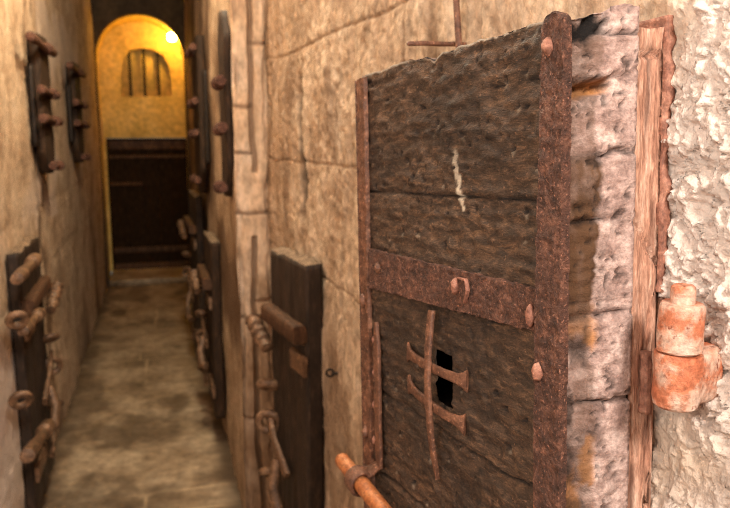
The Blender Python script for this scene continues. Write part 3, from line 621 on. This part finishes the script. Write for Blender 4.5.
# ------------------------------------------------------------------ further doors and shutters
def cell_door(M4, label, m, w, h, th, wood, yaw_gap=0, group=None, wedge=True):
    t = empty('cell_door', M4, label, 'door', group)
    X = lambda a, b: (min(m*a, m*b), max(m*a, m*b))
    def bd(P):
        Q = P.copy(); q = np.stack([P[:, 0], P[:, 2], P[:, 0]*0], 1); f = P[:, 1] < 1e-6
        c = np.abs(P[:, 0]/(w/3)-np.round(P[:, 0]/(w/3)))*w/3
        Q[:, 1] += f*(fbm(q, (30, 6, 1), 3, 301)*.003+.006*(1-sst(0, .010, c)))
        Q[:, 2] += (P[:, 2] > h-.001)*(fbm(P, 16, 3, 303)*.008); return Q
    lo, hi = X(0, w)
    slab('boards', ls(lo, hi, .012), ls(0, th, .012), ls(0, h, .02), [wood, LITW], t, bd, {'top': 1})  # paler top faces: light from above put into the colour
    def st(nm, x0, x1, z0, z1, p, mat, yb=0.0):
        a, b = X(x0, x1)
        n = max(3, int((b-a)/.02)); pts = [Vector((a+(b-a)*i/(n-1), yb-p, z0+(z1-z0)*((i/(n-1)) if m > 0 else 1-i/(n-1)))) for i in range(n)]
        return pts
    # sloping bolt housing, near-end hinge strap, lower strap
    if wedge: sweep('bolt_housing', st('', 0, w*.92, h-.222, h-.215, .022, 0), (0, 0, 1), .030, .024, BROWNW, t, seg=12, power=5, rough=.002, rs=40)
    sweep('hinge_strap', st('', -.012, w*.32, h-.325, h-.325, .010, 0), (0, 0, 1), .034, .008, IRONB, t, seg=12, power=5, rough=.002, rs=40)
    sweep('hinge_strap', st('', -.004, w*.5, h*.16, h*.16, .008, 0), (0, 0, 1), .036, .008, IRONB, t, seg=12, power=5, rough=.002, rs=40)
    # sliding bolt with ribs
    a, b = Vector((m*w*.72, -.05, h-.325)), Vector((m*(w+.02), -.06, h-.25))
    d = (b-a); Ln = d.length; prof = []
    for i in range(25):
        k = i/24*Ln; prof.append((k, .023+(.007 if i > 4 and i % 6 < 3 else 0)))
    lathe('bolt', [(-.002, .01)]+prof+[(Ln+.004, .012)], a, d, IRONB, t, 16, .002, 40)
    # staples, rings and pins
    for k, (xx, z, R) in enumerate(((w*.90, h-.48, .03), (w*.92, h-.62, .036), (w*.90, h-.81, .028))):
        torus('staple', (m*xx, -.026, z), (m*.5, .3, .9 if k != 1 else 0.1), R, .015, IRONB, t)
    sweep('lever', [Vector((m*w*.62, -.03, h*.40)), Vector((m*w*.56, -.055, h*.33)), Vector((m*w*.45, -.05, h*.26)), Vector((m*w*.40, -.03, h*.255))], (0, 1, 0), .021, .021, IRONB, t, seg=10, rough=.002)
    sweep('hasp', [Vector((m*w*.95, -.022, h*.50)), Vector((m*w*.75, -.026, h*.44)), Vector((m*w*.42, -.022, h*.37))], (0, 0, 1), .020, .010, IRONB, t, seg=10, power=4, rough=.002)
    sweep('bar', [Vector((m*w*.9, -.025, h*.22)), Vector((m*w*.5, -.03, h*.13))], (0, 0, 1), .018, .012, IRONB, t, seg=10, power=4, rough=.002)
    return t
# small door on the near right wall
SY = radians(10.45); sd = np.array([-sin(SY), cos(SY), 0]); sn = np.array([-cos(SY), -sin(SY), 0])
bk = nw(318, 300, .006)                                         # back corner of its near end
th = .055
pf = np.array(bk)+sn*th
e0 = hit(306, 300, pf, sn); pf = np.array(e0)
wfar = float((hit(270.5, 300, pf, sn)-pf) @ sd)
ztop = float(hit(306, 265, pf, sn)[2])
M4 = frame((pf[0], pf[1], .08), -sd)
cell_door(M4, 'small dark bolted door on the right wall beside the pale stone pier', -1, wfar, ztop-.08, th, DARKW)
# left door, flat to the wall
pa = atX(7, 254, XL+.01); pb_ = atX(36, 231, XL+.04)
M4 = frame((XL+.05, pa[1], .09), (0, 1, 0))
LD = cell_door(M4, 'low dark bolted door with iron rings against the left wall', 1, float(pb_[1]-pa[1]), float(pa[2])-.09, .045, DARKW, wedge=True)
def ll(px, py, o=.11):
    p = atX(px, py, XL+o); return Vector((p[1]-pa[1], -(o-.05), p[2]-.09))
for (x0, y0, x1, y1, r) in ((17, 279, 37, 258, .022), (23, 331, 41, 312, .020), (27, 456, 50, 424, .026)):
    A_, B_ = ll(x0, y0), ll(x1, y1); d = B_-A_; n_ = d.length
    lathe('bolt', [(-.004, r*.5), (0, r), (n_*.3, r*1.05), (n_*.32, r*.8), (n_*.7, r*.8), (n_*.72, r*1.25), (n_*.9, r*1.25), (n_*.92, r*.8), (n_, r*.8)], A_, d, IRONB, LD, 14, .003, 30, x0)
for (px, py, R0) in ((17, 320, .027), (21, 400, .029)):
    torus('ring', ll(px, py, .10), (.9, .3, .5), R0, .013, IRONB, LD)
# two doors further along the right wall
def rdoor(Y, yaw, label, w, h, wood, off, z0):
    a = radians(yaw); M4 = frame((XR-off, Y, z0), (sin(a), -cos(a), 0))
    return cell_door(M4, label, -1, w, h, .05, wood)
rdoor(3.9, 1, 'narrow foreshortened bolted door beyond the pier on the right wall', .46, .97, SHUTW, .055, .14)
rdoor(5.1, 2, 'black shadowed door deepest on the right wall nearest the end door', .62, 1.22, DARKW, .07, .03)
# upper window shutters
def shutter(M4, label, m, w, h, bolts, topt=0):
    t = empty('wooden_shutter', M4, label, 'shutter')
    def X(a, b): return ls(min(m*a, m*b), max(m*a, m*b), .02)
    def taper(P):
        Q = P.copy(); k = np.maximum(np.clip(1-P[:, 2]/(h*.16), 0, 1), topt*np.clip(1-(h-P[:, 2])/(h*.16), 0, 1)); c = m*w*.66; Q[:, 0] = c+(Q[:, 0]-c)*(1-.5*k); Q[:, 1] += (P[:, 1] < .001)*fbm(P, 30, 3, 311)*.003; return Q
    slab('board', X(w*.2, w), ls(0, .045, .0225), ls(0, h, .03), SHUTW, t, taper)
    slab('frame_strip', X(0, w*.24), ls(.025, .045, .02), ls(h*.2, h*.78, .03), BLACK, t)
    for k, (z, a, b) in enumerate(bolts):
        p, q = Vector((m*w*a, -.022, h*z)), Vector((m*w*b, -.026, h*z-.01)); d = q-p; Ln = d.length
        lathe('bolt', [(-.004, .012), (0, .022), (Ln*.18, .024), (Ln*.2, .017), (Ln*.62, .017), (Ln*.64, .028), (Ln*.8, .028), (Ln*.82, .02), (Ln, .022), (Ln+.004, .01)], p, d, RUST, t, 14, .003, 30, k)
    return t
def lshut(pxf, top, bot, label, wd_):
    yw = radians(1.5); Yw = float(atX(pxf, 100, XL+.005)[1])
    z1 = float(atX(pxf, top, XL+.05)[2]); z0 = float(atX(pxf, bot, XL+.05)[2])
    return shutter(frame((XL+.055, Yw, z0), (sin(yw), cos(yw), 0)), label, 1, wd_, z1-z0, ((.92, -.75, 1.0), (.60, -.2, 1.05), (.40, -.2, 1.15), (.06, .35, 1.0)))
lshut(28.5, 27, 181, 'bolted window shutter on the left wall, the nearer and larger of two', .36)
lshut(66.5, 57, 168, 'dark bolted window shutter on the left wall closest to the yellow arch', .42)
def rshut(Y, z0, z1, label, w, off, bolts, topt):
    yw = radians(.5); return shutter(frame((XR-off, Y, z0), (sin(yw), -cos(yw), 0)), label, -1, w, z1-z0, bolts, topt)
rshut(3.03, 1.41, 2.17, 'dark bolted window shutter on the right wall just past the stone pier', .34, .024, ((.62, -.02, .42), (.38, -.02, .42), (.06, .2, .6)), 1)
rshut(4.45, 1.30, 2.24, 'black bolted window shutter on the right wall beside the lit arch', .68, .050, ((.93, .2, .8), (.60, .2, .8), (.40, .2, .8), (.10, .2, .8)), 0)

# ------------------------------------------------------------------ light
def area(name, loc, aim, size, power, col, sy=None):
    l = bpy.data.lights.new(name, 'AREA'); l.energy = power; l.color = col; l.size = size
    if sy: l.shape = 'RECTANGLE'; l.size_y = sy
    o = bpy.data.objects.new(name, l); COL.objects.link(o); o.location = loc
    o.rotation_euler = (Vector(aim)-Vector(loc)).to_track_quat('-Z', 'Y').to_euler(); return o
area('window_daylight', (-.95, -.15, 2.3), (.5, 1.0, 1.5), 1.1, 30, (1, .94, .86), 1.1)
area('entrance_daylight', (.40, -1.35, 3.05), (.42, 1.0, 1.45), .45, 92, (1, .92, .84), .45)
def lamp(n, loc, e, c):
    l = bpy.data.lights.new(n, 'POINT'); l.energy = e; l.color = c; l.shadow_soft_size = .08
    o = bpy.data.objects.new(n, l); COL.objects.link(o); o.location = loc
lamp('unseen_passage_light', (.12, 1.9, 2.95), 40, (1, .90, .74)); lamp('unseen_passage_light', (.1, 3.4, 2.98), 105, (1, .87, .62))  # nearer light is an added fill for the stone wall, no fixture there
w = bpy.data.worlds.new('world'); S.world = w; w.use_nodes = True
w.node_tree.nodes['Background'].inputs[0].default_value = (1, .88, .74, 1); w.node_tree.nodes['Background'].inputs[1].default_value = .25
